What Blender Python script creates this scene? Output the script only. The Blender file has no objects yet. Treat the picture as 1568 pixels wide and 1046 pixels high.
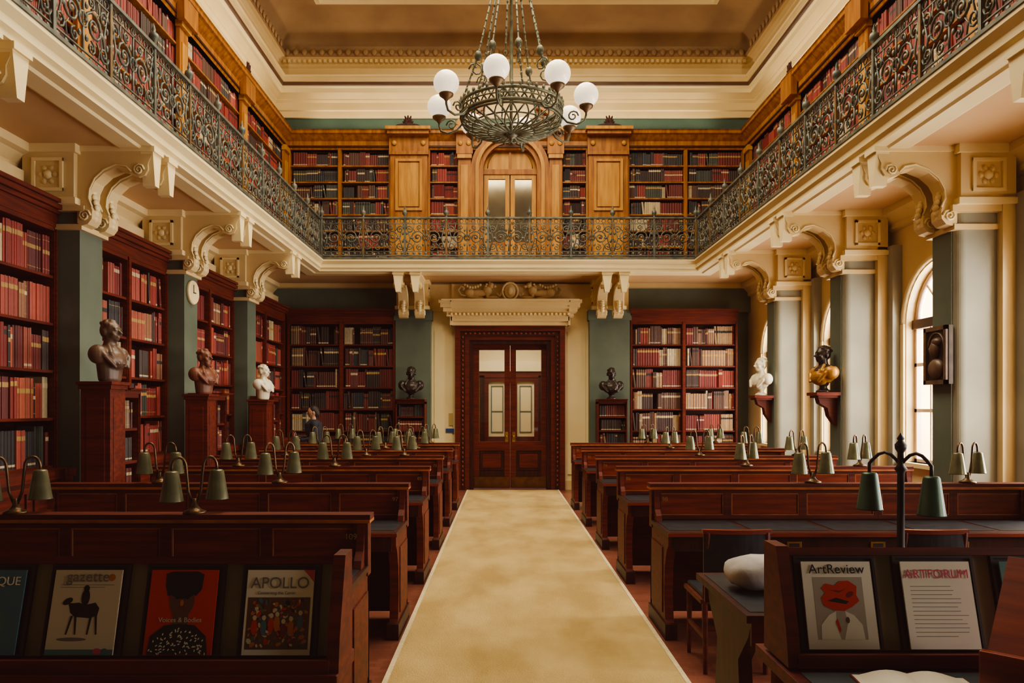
import bpy, math, random
from mathutils import Vector, Matrix
R=random.Random(11)
pi=math.pi
def lin(c):
    o=[]
    for x in c[:3]:
        x/=255.0
        o.append(x/12.92 if x<=.04045 else ((x+.055)/1.055)**2.4)
    return (o[0],o[1],o[2],1.0)
# ------------------------------------------------------------------ materials
def mat(name,c1,c2=None,scale=4,rough=.5,metal=0,bump=0.0,stretch=(1,1,1),detail=5,emit=0,vcol=False,bscale=None,ramp=(.35,.65),spec=.5):
    m=bpy.data.materials.new(name); m.use_nodes=True
    nt=m.node_tree; n=nt.nodes; l=nt.links
    b=n['Principled BSDF']; b.inputs['Roughness'].default_value=rough; b.inputs['Metallic'].default_value=metal; b.inputs['Specular IOR Level'].default_value=spec
    tc=n.new('ShaderNodeTexCoord'); mp=n.new('ShaderNodeMapping'); mp.inputs['Scale'].default_value=stretch
    l.new(tc.outputs['Object'],mp.inputs['Vector'])
    nz=n.new('ShaderNodeTexNoise'); nz.inputs['Scale'].default_value=scale; nz.inputs['Detail'].default_value=detail
    l.new(mp.outputs['Vector'],nz.inputs['Vector'])
    if vcol:
        at=n.new('ShaderNodeVertexColor'); at.layer_name='Col'
        mx=n.new('ShaderNodeMixRGB'); mx.blend_type='MULTIPLY'; mx.inputs[0].default_value=.35
        l.new(at.outputs['Color'],mx.inputs[1]); l.new(nz.outputs['Fac'],mx.inputs[2])
        l.new(mx.outputs[0],b.inputs['Base Color'])
    else:
        cr=n.new('ShaderNodeValToRGB'); cr.color_ramp.elements[0].color=lin(c1); cr.color_ramp.elements[1].color=lin(c2 or c1)
        cr.color_ramp.elements[0].position=ramp[0]; cr.color_ramp.elements[1].position=ramp[1]
        l.new(nz.outputs['Fac'],cr.inputs['Fac']); l.new(cr.outputs['Color'],b.inputs['Base Color'])
    if emit:
        b.inputs['Emission Color'].default_value=lin(c1); b.inputs['Emission Strength'].default_value=emit
    if bump:
        bp=n.new('ShaderNodeBump'); bp.inputs['Strength'].default_value=bump; bp.inputs['Distance'].default_value=.02
        if bscale:
            nz2=n.new('ShaderNodeTexNoise'); nz2.inputs['Scale'].default_value=bscale; l.new(tc.outputs['Object'],nz2.inputs['Vector']); l.new(nz2.outputs['Fac'],bp.inputs['Height'])
        else: l.new(nz.outputs['Fac'],bp.inputs['Height'])
        l.new(bp.outputs['Normal'],b.inputs['Normal'])
    return m
MAHOG=mat('mahogany',(78,25,13),(110,40,20),scale=6,rough=.5,stretch=(.4,3,6),bump=.06,spec=.25)
MAHR=mat('mahogany_panel',(104,36,18),(140,56,30),scale=5,rough=.36,stretch=(.5,3,6),bump=.04,spec=.35)
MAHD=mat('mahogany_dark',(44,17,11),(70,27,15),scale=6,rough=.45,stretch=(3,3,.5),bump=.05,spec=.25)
EDGE=mat('mahogany_worn_edge',(150,80,42),(184,110,62),scale=8,rough=.34)
GOLDW=mat('golden_oak',(132,80,30),(172,112,44),scale=4,rough=.45,stretch=(4,4,.5),bump=.05,spec=.3)
GOLDL=mat('golden_oak_pale',(168,116,46),(196,144,66),scale=4,rough=.45,stretch=(4,4,.5),bump=.05,spec=.3)
SAGE=mat('sage_paint',(82,94,80),(96,106,92),scale=2,rough=.6,bump=.05,bscale=60)
TEAL=mat('teal_frieze_paint',(56,80,70),(68,92,80),scale=2,rough=.6)
CREAM=mat('cream_paint',(214,188,136),(224,200,150),scale=1.5,rough=.55,bump=.04,bscale=40)
CREAMB=mat('cream_paint_bright',(232,212,162),(240,222,174),scale=1.5,rough=.5)
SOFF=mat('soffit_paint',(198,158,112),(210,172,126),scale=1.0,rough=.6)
COVE=mat('cove_paint',(140,108,72),(164,132,90),scale=1.2,rough=.7,bump=.1,bscale=12)
CEIL=mat('ceiling_paint',(186,158,114),(200,174,128),scale=1.2,rough=.7)
PIER=mat('pier_paint',(140,138,124),(156,154,138),scale=1.5,rough=.5,spec=.3)
CARPET=mat('carpet_sisal',(182,154,102),(208,182,128),scale=1.5,rough=.98,bump=.5,bscale=120,detail=14,stretch=(1.6,.8,1),spec=.1)
CEDGE=mat('carpet_binding',(206,188,150),(220,204,168),scale=30,rough=.9)
BRASS=mat('brass',(176,136,60),(200,160,80),scale=8,rough=.3,metal=.8)
KICK=mat('brass_kickplate',(92,58,28),(116,76,38),scale=8,rough=.35,metal=.6)
IRON=mat('weathered_wrought_iron',(72,80,74),(114,112,98),scale=7,rough=.5,metal=.25)
IRONG=mat('gilt_iron',(106,80,48),(130,100,60),scale=9,rough=.45,metal=.3)
CHAN=mat('chandelier_bronze',(86,90,74),(126,124,100),scale=14,rough=.5,metal=.35)
GLOBE=mat('opal_glass_globe',(255,240,214),(255,244,222),rough=.2,emit=.6)
LSHADE=mat('lamp_shade_enamel',(88,90,68),(118,116,86),scale=8,rough=.28,metal=.4)
LSHD=mat('lamp_shade_green',(40,68,54),(54,84,66),scale=8,rough=.35,metal=.3)
LIN=mat('lamp_inner',(230,220,190),rough=.5)
LARM=mat('lamp_arm_brass',(82,62,42),(112,84,54),scale=20,rough=.35,metal=.7)
BLACK=mat('black_iron',(24,22,20),(34,30,28),rough=.5)
LEATH=mat('desk_leather',(28,31,36),(40,44,50),scale=12,rough=.45,bump=.1,spec=.3)
SLATE=mat('slate_leather',(54,66,74),(66,78,86),scale=12,rough=.5)
BOOK=mat('book_cloth',(0,0,0),vcol=True,scale=25,rough=.6)
WHITE=mat('white_paper',(232,226,212),(240,234,222),rough=.8)
FRAMEW=mat('window_frame_paint',(206,180,160),(218,194,174),rough=.5)
STAINLT=mat('window_transom_dark',(84,56,40),(98,66,48),rough=.5)
HOLD=mat('rack_holder_dark',(34,28,28),(46,38,36),rough=.4)
BRONZE=mat('bust_bronze',(40,32,28),(60,48,40),scale=10,rough=.35,metal=.4)
TERRA=mat('bust_terracotta',(98,54,36),(124,74,52),scale=9,rough=.45)
TERRB=mat('bust_brown',(80,58,46),(110,84,66),scale=9,rough=.38)
GILT=mat('bust_gilt',(150,104,40),(184,134,60),scale=9,rough=.4,metal=.4)
MARB=mat('bust_plaster',(212,200,172),(226,216,192),scale=9,rough=.5)
GLASSM=mat('glazing_reflective',(150,140,120),(190,178,150),scale=1.5,rough=.08,metal=.8)
def glass():
    m=bpy.data.materials.new('door_glass'); m.use_nodes=True; nt=m.node_tree; nt.nodes.clear()
    o=nt.nodes.new('ShaderNodeOutputMaterial'); t=nt.nodes.new('ShaderNodeBsdfTransparent'); g=nt.nodes.new('ShaderNodeBsdfGlossy'); g.inputs['Roughness'].default_value=.03
    x=nt.nodes.new('ShaderNodeMixShader'); x.inputs[0].default_value=.10
    nt.links.new(t.outputs[0],x.inputs[1]); nt.links.new(g.outputs[0],x.inputs[2]); nt.links.new(x.outputs[0],o.inputs[0]); return m
DGLASS=glass()
def floor_mat():
    m=mat('floor_tile',(116,64,48),(142,88,68),scale=3,rough=.32)
    nt=m.node_tree; n=nt.nodes; l=nt.links; b=n['Principled BSDF']
    br=n.new('ShaderNodeTexBrick'); br.inputs['Scale'].default_value=5; br.inputs['Color1'].default_value=lin((118,66,50)); br.inputs['Color2'].default_value=lin((146,90,72)); br.inputs['Mortar'].default_value=lin((84,48,38)); br.inputs['Mortar Size'].default_value=.01
    tc=[x for x in n if x.type=='TEX_COORD'][0]; l.new(tc.outputs['Object'],br.inputs['Vector'])
    cr=[x for x in n if x.type=='VALTORGB'][0]
    mx=n.new('ShaderNodeMixRGB'); mx.inputs[0].default_value=.5; l.new(cr.outputs[0],mx.inputs[1]); l.new(br.outputs['Color'],mx.inputs[2]); l.new(mx.outputs[0],b.inputs['Base Color'])
    return m
FLOOR=floor_mat()
# ------------------------------------------------------------------ mesh builder
class MB:
    def __init__(s): s.v=[]; s.f=[]; s.m=[]; s.c=[]; s.s=[]; s.mats=[]; s.M=None
    def mi(s,m):
        if m not in s.mats: s.mats.append(m)
        return s.mats.index(m)
    def add(s,vs,fs,m,c=None,smooth=False):
        o=len(s.v)
        if s.M is not None: vs=[tuple(s.M@Vector(p)) for p in vs]
        s.v.extend(vs); k=s.mi(m)
        for f in fs: s.f.append([i+o for i in f]); s.m.append(k); s.c.append(c); s.s.append(smooth)
    def box(s,x0,x1,y0,y1,z0,z1,m,c=None):
        s.add([(x0,y0,z0),(x1,y0,z0),(x1,y1,z0),(x0,y1,z0),(x0,y0,z1),(x1,y0,z1),(x1,y1,z1),(x0,y1,z1)],
              [(0,3,2,1),(4,5,6,7),(0,1,5,4),(1,2,6,5),(2,3,7,6),(3,0,4,7)],m,c)
    def frame(s,x0,x1,z0,z1,w,y0,y1,m):   # rectangular frame in xz plane
        s.box(x0,x1,y0,y1,z1-w,z1,m); s.box(x0,x1,y0,y1,z0,z0+w,m)
        s.box(x0,x0+w,y0,y1,z0+w,z1-w,m); s.box(x1-w,x1,y0,y1,z0+w,z1-w,m)
    def extr(s,poly,plane,a0,a1,m,smooth=False):
        def P(u,v,a): return {'xz':(u,a,v),'yz':(a,u,v),'xy':(u,v,a)}[plane]
        n=len(poly); vs=[P(u,v,a0) for u,v in poly]+[P(u,v,a1) for u,v in poly]
        s.add(vs,[[(i+1)%n,i,i+n,(i+1)%n+n] for i in range(n)],m,None,smooth)
        s.add(vs,[list(range(n)),list(range(2*n-1,n-1,-1))],m)
    def tube(s,pts,r,n,m,closed=False,smooth=True):
        pts=[Vector(p) for p in pts]; k=len(pts); vs=[]
        prev=None
        for i,p in enumerate(pts):
            a=pts[(i-1)%k] if (i>0 or closed) else p; b=pts[(i+1)%k] if (i<k-1 or closed) else p
            t=(b-a).normalized() if (b-a).length>1e-9 else Vector((0,0,1))
            if prev is None:
                up=Vector((0,0,1)) if abs(t.z)<.9 else Vector((1,0,0)); u=t.cross(up).normalized()
            else:
                u=(prev-t*prev.dot(t)); u=u.normalized() if u.length>1e-6 else t.orthogonal().normalized()
            prev=u; w=t.cross(u); rr=r[i] if isinstance(r,(list,tuple)) else r
            for j in range(n):
                q=2*pi*j/n; vs.append(tuple(p+(u*math.cos(q)+w*math.sin(q))*rr))
        fs=[]
        for i in range(k if closed else k-1):
            i2=(i+1)%k
            for j in range(n): fs.append((i*n+j,i*n+(j+1)%n,i2*n+(j+1)%n,i2*n+j))
        if not closed: fs.append(list(range(n-1,-1,-1))); fs.append([(k-1)*n+j for j in range(n)])
        s.add(vs,fs,m,None,smooth)
    def lathe(s,prof,n,m,o=(0,0,0),smooth=True,sx=1,sy=1):
        vs=[];fs=[]
        for r,z in prof:
            for j in range(n):
                q=2*pi*j/n; vs.append((o[0]+r*sx*math.cos(q),o[1]+r*sy*math.sin(q),o[2]+z))
        for i in range(len(prof)-1):
            for j in range(n): fs.append((i*n+j,i*n+(j+1)%n,(i+1)*n+(j+1)%n,(i+1)*n+j))
        if prof[0][0]>1e-4: fs.append(list(range(n-1,-1,-1)))
        if prof[-1][0]>1e-4: fs.append([(len(prof)-1)*n+j for j in range(n)])
        s.add(vs,fs,m,None,smooth)
    def ell(s,c,r,m,nu=14,nv=9,rot=None):
        prof=[(max(1e-5,math.sin(pi*i/nv)),-math.cos(pi*i/nv)) for i in range(nv+1)]
        vs=[];fs=[]
        rm=Matrix.Rotation(rot[0],3,rot[1]) if rot else None
        for a,z in prof:
            for j in range(nu):
                q=2*pi*j/nu; p=Vector((a*math.cos(q)*r[0],a*math.sin(q)*r[1],z*r[2]))
                if rm: p=rm@p
                vs.append((p.x+c[0],p.y+c[1],p.z+c[2]))
        for i in range(nv):
            for j in range(nu): fs.append((i*nu+j,i*nu+(j+1)%nu,(i+1)*nu+(j+1)%nu,(i+1)*nu+j))
        s.add(vs,fs,m,None,True)
    def sweep(s,path,prof,m,closed=False,side=1,smooth=False):
        k=len(path); n=len(prof); vs=[]
        P=[Vector(p) for p in path]
        for i in range(k):
            def nm(a,b):
                d=(b-a).normalized(); return Vector((-d.y,d.x))*side
            if closed or 0<i<k-1:
                n1=nm(P[(i-1)%k],P[i]); n2=nm(P[i],P[(i+1)%k]); mt=(n1+n2)/(1+n1.dot(n2))
            elif i==0: mt=nm(P[0],P[1])
            else: mt=nm(P[-2],P[-1])
            for o,z in prof: vs.append((P[i].x+mt.x*o,P[i].y+mt.y*o,z))
        fs=[]
        for i in range(k if closed else k-1):
            i2=(i+1)%k
            for j in range(n-1): fs.append((i*n+j,i2*n+j,i2*n+j+1,i*n+j+1))
        s.add(vs,fs,m,None,smooth)
    def mesh(s,name):
        me=bpy.data.meshes.new(name); me.from_pydata(s.v,[],s.f)
        for m in s.mats: me.materials.append(m)
        me.polygons.foreach_set('material_index',s.m); me.polygons.foreach_set('use_smooth',s.s)
        if any(c is not None for c in s.c):
            ca=me.color_attributes.new('Col','FLOAT_COLOR','CORNER'); buf=[]
            for f,c in zip(s.f,s.c): buf.extend(list(c or (1,1,1,1))*len(f))
            ca.data.foreach_set('color',buf)
        me.update(); return me
    def obj(s,name,loc=(0,0,0),ang=0,parent=None,bevel=0,child=None):
        return place(s.mesh(name),name,loc,ang,parent,bevel)
def place(me,name,loc=(0,0,0),ang=0,parent=None,bevel=0,rot=None):
    o=bpy.data.objects.new(name,me); bpy.context.scene.collection.objects.link(o)
    o.location=loc; o.rotation_euler=rot or (0,0,ang)
    if parent: o.parent=parent
    if bevel:
        b=o.modifiers.new('bevel','BEVEL'); b.width=bevel; b.segments=2; b.limit_method='ANGLE'
    return o
def text(body,size,loc,m,parent,rot=(pi/2,0,0),name='lettering',align='CENTER'):
    cu=bpy.data.curves.new(name,'FONT'); cu.body=body; cu.size=size; cu.align_x=align; cu.extrude=.0004
    cu.materials.append(m); o=bpy.data.objects.new(name,cu); bpy.context.scene.collection.objects.link(o)
    o.location=loc; o.rotation_euler=rot; o.parent=parent; return o
# ------------------------------------------------------------------ dims
XL,XR,YF,YB=-4.6,5.1,15.0,-2.6
BL,BR,BF=-3.29,3.5,13.5       # balcony front edges
ZB0,ZB1=4.06,4.30
PY=[7.3+2.33*k for k in range(-3,3)]
XC=.14
# ------------------------------------------------------------------ shell
mb=MB(); mb.box(XL-.3,XR+.3,YB-.3,20,-.1,0,FLOOR); mb.obj('floor')
mb=MB(); mb.box(-.68,1.07,-2.4,14.6,0,.012,CARPET); mb.box(-.70,-.67,-2.4,14.6,0,.014,CEDGE); mb.box(1.06,1.09,-2.4,14.6,0,.014,CEDGE)
mb.obj('aisle_carpet')
mb=MB(); mb.box(XL-.2,XL,YB,YF,0,ZB0,SAGE); mb.box(XL-.2,XL,YB,YF,ZB0,8.7,TEAL); mb.obj('wall_left')
mb=MB(); mb.box(XL-.2,XR+.2,YB-.2,YB,0,ZB0,SAGE); mb.box(XL-.2,XR+.2,YB-.2,YB,ZB0,8.7,TEAL); mb.obj('wall_back')
mb=MB()
mb.box(XL-.2,-.62,YF,YF+.2,0,ZB0,SAGE); mb.box(.90,XR+.2,YF,YF+.2,0,ZB0,SAGE); mb.box(-.62,.90,YF,YF+.2,2.9,ZB0,CREAM)
mb.box(XL-.2,XR+.2,YF,YF+.2,ZB0,8.7,TEAL); mb.obj('wall_far')
mb=MB(); XW=4.9; SP=2.62; HW=.66; SILL=.95
cents=[(PY[i]+PY[i+1])/2 for i in range(5)]+[PY[5]+1.165]
cents[-1]=13.5
def arch_bay(y0,y1,yc):
    def qq(ya,yb,za,zb): mb.box(XW,XR+.2,ya,yb,za,zb,CREAM)
    qq(y0,yc-HW,0,ZB0); qq(yc+HW,y1,0,ZB0); qq(yc-HW,yc+HW,0,SILL)
    N=16
    for i in range(N):
        a=pi*i/N;b=pi*(i+1)/N
        ya,za=yc-HW*math.cos(a),SP+HW*math.sin(a); yb,zb=yc-HW*math.cos(b),SP+HW*math.sin(b)
        mb.extr([(ya,za),(yb,zb),(yb,ZB0),(ya,ZB0)],'yz',XW,XR+.2,CREAM)
b0=YB
for i,c in enumerate(cents):
    b1=(cents[i]+cents[i+1])/2 if i<len(cents)-1 else YF
    arch_bay(b0,b1,c); b0=b1
mb.box(XR,XR+.2,YB,YF,ZB0,8.7,TEAL)
mb.obj('wall_right')
for i,c in enumerate(cents):
    w=MB(); t=.05
    for yy in (c-HW,c+HW-t,c-t/2): w.box(5.0,5.06,yy,yy+t,SILL,SP,FRAMEW)
    for sgn in (-1,1): w.box(5.01,5.05,c+sgn*HW/2-.012,c+sgn*HW/2+.012,SILL,SP,FRAMEW)
    for zz in (SILL,1.55,2.1): w.box(5.0,5.06,c-HW,c+HW,zz,zz+.04,FRAMEW)
    w.box(4.97,5.08,c-HW,c+HW,SP-.07,SP+.04,STAINLT)
    w.tube([(5.03,c-(HW-.03)*math.cos(pi*k/16),SP+(HW-.03)*math.sin(pi*k/16)) for k in range(17)],.035,6,FRAMEW)
    w.tube([(5.03,c-.3*math.cos(pi*k/12),SP+.3*math.sin(pi*k/12)) for k in range(13)],.015,5,FRAMEW)
    for a in (45,90,135): w.tube([(5.03,c+.3*math.cos(math.radians(a)),SP+.3*math.sin(math.radians(a))),(5.03,c+.63*math.cos(math.radians(a)),SP+.63*math.sin(math.radians(a)))],.014,5,FRAMEW)
    w.box(4.82,5.06,c-HW-.06,c+HW+.06,SILL-.05,SILL,CREAMB)
    w.tube([(4.9,c-(HW+.05)*math.cos(pi*k/18),SP+(HW+.05)*math.sin(pi*k/18)) for k in range(19)],.04,6,CREAMB)
    for sgn in (-1,1): w.box(4.87,4.93,c+sgn*(HW+.05)-.04,c+sgn*(HW+.05)+.04,SILL,SP,CREAMB)
    w.obj('window_%d'%(i+1))
# ceiling + cornice
mb=MB(); mb.box(XL-.2,XR+.2,YB-.2,YF+.2,9.1,9.2,CEIL)
i1=1.15
mb.sweep([(XL+i1,YB+i1),(XR-i1,YB+i1),(XR-i1,YF-i1),(XL+i1,YF-i1)],[(0,9.1),(0,9.04),(.04,9.03),(.1,9.0),(.16,9.03),(.2,9.06),(.22,9.1)],CREAMB,closed=True)
mb.sweep([(XL+i1+.5,YB+i1+.5),(XR-i1-.5,YB+i1+.5),(XR-i1-.5,YF-i1-.5),(XL+i1+.5,YF-i1-.5)],[(0,9.1),(0,9.05),(.08,9.02),(.12,9.1)],CREAM,closed=True)
mb.obj('ceiling')
rect=[(XL,YB),(XR,YB),(XR,YF),(XL,YF)]
mb=MB()
mb.sweep(rect,[(0,7.38),(.05,7.38),(.05,7.5),(.08,7.52),(.08,7.66),(.12,7.7),(.12,7.72),(.2,7.78),(.24,7.8)],CREAM,True)
mb.sweep(rect,[(.24,7.8),(.24,7.88),(.28,7.9),(.28,7.92)],CREAMB,True)
mb.sweep(rect,[(.28,7.92),(.31,7.93),(.31,7.98)],STAINLT,True)
mb.sweep(rect,[(.31,7.98),(.33,7.985),(.33,8.06),(.36,8.1),(.2,8.12),(.18,8.16),(.18,8.3),(.24,8.34),(.24,8.38),(.3,8.42),(.36,8.44)],CREAM,True)
mb.sweep(rect,[(.36,8.44),(.38,8.46),(.38,8.5),(.34,8.56),(.3,8.6)],COVE,True)
mb.obj('trim_1')
mb=MB()   # leaf cresting
for y in [YB+.5+.17*i for i in range(int((YF-YB-1)/.17))]:
    for x,sg in ((XL+.4,1),(XR-.4,-1)): mb.ell((x,y,8.52),(.03,.06,.07),COVE,6,4)
x=XL+.4
while x<XR-.4: mb.ell((x,YF-.4,8.52),(.06,.03,.07),COVE,6,4); x+=.17
x=XL+.3
while x<XR-.3: mb.box(x,x+.05,YF-.32,YF-.2,8.36,8.42,CREAM); x+=.1
mb.obj('trim_2')
mb=MB()
cv=[(.3,8.6)]+[(.3+.85*(1-math.cos(a)),8.6+.44*math.sin(a)) for a in [pi/2*i/10 for i in range(1,11)]]+[(1.17,9.06)]
mb.sweep(rect,cv,COVE,True,smooth=True); mb.obj('ceiling_cove')
# ------------------------------------------------------------------ balcony
mb=MB(); bp=[(BL,YB),(BL,BF),(BR,BF),(BR,YB)]
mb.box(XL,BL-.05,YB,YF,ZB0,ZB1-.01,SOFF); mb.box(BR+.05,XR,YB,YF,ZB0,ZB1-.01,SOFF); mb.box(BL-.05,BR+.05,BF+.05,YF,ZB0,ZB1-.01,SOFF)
mb.sweep(bp,[(-.35,ZB0),(-.3,ZB0-.025),(-.12,ZB0-.025),(-.1,ZB0-.005),(0,ZB0),(0,4.10),(.03,4.12),(.03,4.18),(.08,4.23),(.08,4.26)],CREAMB,side=-1)
mb.sweep(bp,[(.08,4.26),(.09,4.265),(.09,4.295),(-.12,4.3)],IRON,side=-1)
mb.sweep([(XL,YB),(XL,YF),(XW,YF),(XW,YB)],[(0,3.80),(.06,3.82),(.06,3.88),(.14,3.96),(.2,3.98),(.2,ZB0)],CREAM,side=-1)
mb.obj('balcony')
# railing
def spiral(cu,cz,r0,r1,a0,turns,n=16):
    return [(cu+(r0+(r1-r0)*i/n)*math.cos(a0+turns*2*pi*i/n),0,cz+(r0+(r1-r0)*i/n)*math.sin(a0+turns*2*pi*i/n)) for i in range(n+1)]
def railing(name,loc,ang,L,n):
    mb=MB(); w=L/n
    mb.box(0,L,-.02,.02,0.03,.055,IRON); mb.box(0,L,-.03,.03,.705,.735,IRON); mb.box(0,L,-.008,.008,.115,.125,IRON); mb.box(0,L,-.008,.008,.61,.62,IRON)
    for i in range(n+1):
        x=i*w
        mb.box(x-.018,x+.018,-.018,.018,0,.74,IRONG if i%2 else IRON)
        mb.lathe([(.02,0),(.026,.04),(.015,.05),(.015,.3),(.028,.33),(.015,.36),(.015,.6),(.024,.66),(.024,.74),(.016,.755),(.04,.785),(.048,.815),(.04,.845),(.014,.865),(.02,.885),(.0,.95)],8,IRON,(x,0,0))
        mb.tube([(x+w/2,0,.12),(x+w/2,0,.7)],.006,4,IRON) if i<n else None
    for i in range(n):
        o=i*w; mb.M=Matrix.Translation((o,0,0))
        c=w/2; k=w/.8
        for s in (-1,1):
            a0=0 if s>0 else pi; d=-s
            mb.tube(spiral(c+s*.16*k,.37,.13,.02,a0+pi,d*1.7,18),.013,4,IRON)
            mb.tube(spiral(c+s*.31*k,.22,.075,.012,a0,d*1.5,12),.011,4,IRON)
            mb.tube(spiral(c+s*.31*k,.51,.075,.012,a0,-d*1.5,12),.011,4,IRON)
            mb.tube(spiral(c+s*.12*k,.19,.06,.01,pi/2,d*1.4,10),.010,4,IRON)
            mb.tube(spiral(c+s*.12*k,.55,.05,.01,-pi/2,-d*1.4,10),.010,4,IRON)
            mb.tube([(c+s*.37*k,0,.12),(c+s*.30*k,0,.34),(c+s*.37*k,0,.61)],.010,4,IRON)
            mb.tube([(c+s*.22*k,0,.12),(c+s*.24*k,0,.22),(c+s*.2*k,0,.27)],.008,4,IRON); mb.tube([(c+s*.22*k,0,.61),(c+s*.24*k,0,.52),(c+s*.2*k,0,.47)],.008,4,IRON)
            mb.ell((c+s*.16*k,0,.37),(.03,.02,.03),IRONG,6,4); mb.ell((c+s*.27*k,0,.36),(.04,.014,.022),IRON,6,4)
            for (u,z) in ((.05,.24),(.05,.5),(.36,.3),(.36,.44)): mb.ell((c+s*u*k,0,z),(.022,.012,.03),IRON,5,4)
        mb.tube([(c+.06*math.cos(q*pi/4),0,.37+.06*math.sin(q*pi/4)) for q in range(8)],.012,4,IRON,closed=True)
        for q in range(6): mb.ell((c+.035*math.cos(q*pi/3),-.01,.37+.035*math.sin(q*pi/3)),(.016,.01,.016),IRONG,5,4)
        mb.tube([(c,0,.12),(c,0,.31)],.011,4,IRON); mb.tube([(c,0,.43),(c,0,.61)],.011,4,IRON)
        for q in range(7):
            u=(q+.5)*w/7; mb.tube([(u+.036*math.cos(j*pi/3),0,.663+.036*math.sin(j*pi/3)) for j in range(6)],.007,3,IRON,closed=True)
            mb.ell((u,0,.085),(.032,.008,.024),IRON,5,3)
    mb.M=None
    return mb.obj(name,loc,ang)
railing('balcony_railing',(BL-.02,BF+.02,ZB1),-pi/2,16.0,20)
railing('balcony_railing',(BR+.02,BF+.02-16.0,ZB1),pi/2,16.0,20)
railing('balcony_railing',(BL+.03,BF+.02,ZB1),0,BR-BL-.06,9)
# corbels
def corbel_mesh():
    mb=MB()
    pr=[(-.0,-.72),(.04,-.745),(.10,-.73),(.14,-.68),(.145,-.6),(.11,-.52),(.12,-.43),(.17,-.33),(.26,-.25),(.38,-.20),(.48,-.22),(.53,-.27),(.60,-.29),(.66,-.27),(.69,-.22),(.69,-.16),(.72,-.1),(.73,-.04),(-.0,-.04)]
    for x0,x1 in ((-.24,-.07),(.07,.24)):
        mb.extr(pr,'yz',x0,x1,CREAM)
        xm=(x0+x1)/2
        for s,xx in ((-1,x0),(1,x1)):
            for cy,cz,r in ((.07,-.65,.06),(.6,-.22,.055)):
                mb.tube([(xx+s*.006,cy+(r*(1-.8*i/14))*math.cos(i*.8),cz+(r*(1-.8*i/14))*math.sin(i*.8)) for i in range(15)],.011,4,CREAMB)
            mb.tube([(xx+s*.004,a,b+.03) for a,b in pr[4:12]],.01,4,CREAMB)
        for q in range(6): mb.ell((xm,.15-.012*abs(q-2),-.66+.05*q),(.05,.02,.035),CREAMB,7,4)
        mb.extr([(xm-.09,-.04),(xm+.09,-.04),(xm+.055,-.26),(xm+.04,-.36),(xm-.04,-.36),(xm-.055,-.26)],'xz',.62,.74,CREAMB)
        mb.box(x0-.015,x1+.015,0,.76,-.05,0,CREAMB)
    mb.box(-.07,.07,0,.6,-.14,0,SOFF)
    mb.box(-.3,.3,-.5,.0,-.52,0,CREAM); mb.box(-.33,.33,-.5,.03,-.56,-.5,CREAMB); mb.box(-.33,.33,-.5,.03,-.08,0,CREAMB)
    for s in (-1,1):
        x0=s*.3
        a,b=(x0,x0+s*.02) if s>0 else (x0-.02,x0)
        for (ya,yb,za,zb) in ((-.4,-.1,-.16,-.13),(-.4,-.1,-.44,-.41),(-.4,-.37,-.44,-.13),(-.13,-.1,-.44,-.13)): mb.box(a,b,ya,yb,za,zb,CREAMB)
        mb.ell((x0,-.25,-.285),(.03,.045,.045),CREAMB,8,5)
        for q in range(6): mb.ell((x0,-.25+.07*math.cos(q*pi/3),-.285+.07*math.sin(q*pi/3)),(.018,.03,.03),CREAM,6,4)
    return mb.mesh('balcony_corbel')
CB=corbel_mesh()
for y in PY:
    o=place(CB,'balcony_corbel',(-4.0,y,ZB0),-pi/2); o.scale=(1,.96,1)
    o=place(CB,'balcony_corbel',(4.27,y,ZB0),pi/2); o.scale=(1,1.03,1)
for x in (-1.74,2.04):
    o=place(CB,'balcony_corbel',(x,14.42,ZB0),pi); o.scale=(1,1.16,1)
# ------------------------------------------------------------------ pilasters / piers
for y in PY:
    mb=MB(); mb.box(XL,-4.0,y-.2,y+.2,0,3.5,SAGE); mb.box(XL,-3.97,y-.23,y+.23,0,.2,MAHD)
    mb.box(XL,-3.96,y-.24,y+.24,3.28,3.33,CREAM); mb.box(XL,-3.93,y-.26,y+.26,3.45,3.5,CREAM)
    mb.obj('pilaster')
    mb=MB()
    r=.09; N=8; x0,x1=4.27,4.80; ya,yb=y-.22,y+.2
    poly=[(x1,yb)]+[(x0+r-r*math.sin(pi/2*i/N),yb-r+r*math.cos(pi/2*i/N)) for i in range(N+1)]+[(x0+r-r*math.cos(pi/2*i/N),ya+r-r*math.sin(pi/2*i/N)) for i in range(N+1)]+[(x1,ya)]
    mb.extr(poly,'xy',0,3.5,PIER,smooth=False)
    mb.box(4.262,4.272,y-.16,y+.15,.25,3.28,SAGE)
    mb.box(4.66,XW,y-.3,y+.3,0,3.6,CREAM); mb.box(4.78,XW,y-.42,y+.4,0,3.6,PIER)
    mb.box(4.24,4.82,y-.25,y+.23,3.28,3.33,CREAM); mb.box(4.2,4.84,y-.29,y+.27,3.44,3.5,CREAM)
    mb.box(4.23,4.85,y-.26,y+.24,0,.25,PIER)
    mb.obj('window_pier')
for i in range(6):
    mb=MB(); a=PY[i]+.34; b=(PY[i+1]-.34) if i<5 else 14.9
    mb.box(XL,XL+.16,a,b,3.58,3.8,CREAM); mb.box(XL,XL+.2,a,b,3.56,3.6,CREAMB); mb.obj('trim_%d'%(10+i))
mb=MB()
for a,b in ((-2.08,-1.40),(1.68,2.46)):
    mb.box(a,b,14.55,YF,0,3.5,SAGE); mb.box(a-.03,b+.03,14.52,YF,3.3,3.5,SAGE)
for a,b in ((-1.40,-.93),(1.21,1.68)):
    mb.box(a,b,14.75,YF,0,3.6,CREAMB); mb.box(a+.06,b-.06,14.73,14.76,.3,3.1,CREAMB); mb.box(a,b,14.72,YF,0,.18,CREAM)
mb.box(-2.08,2.46,14.7,YF,3.5,4.02,CREAM)
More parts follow.
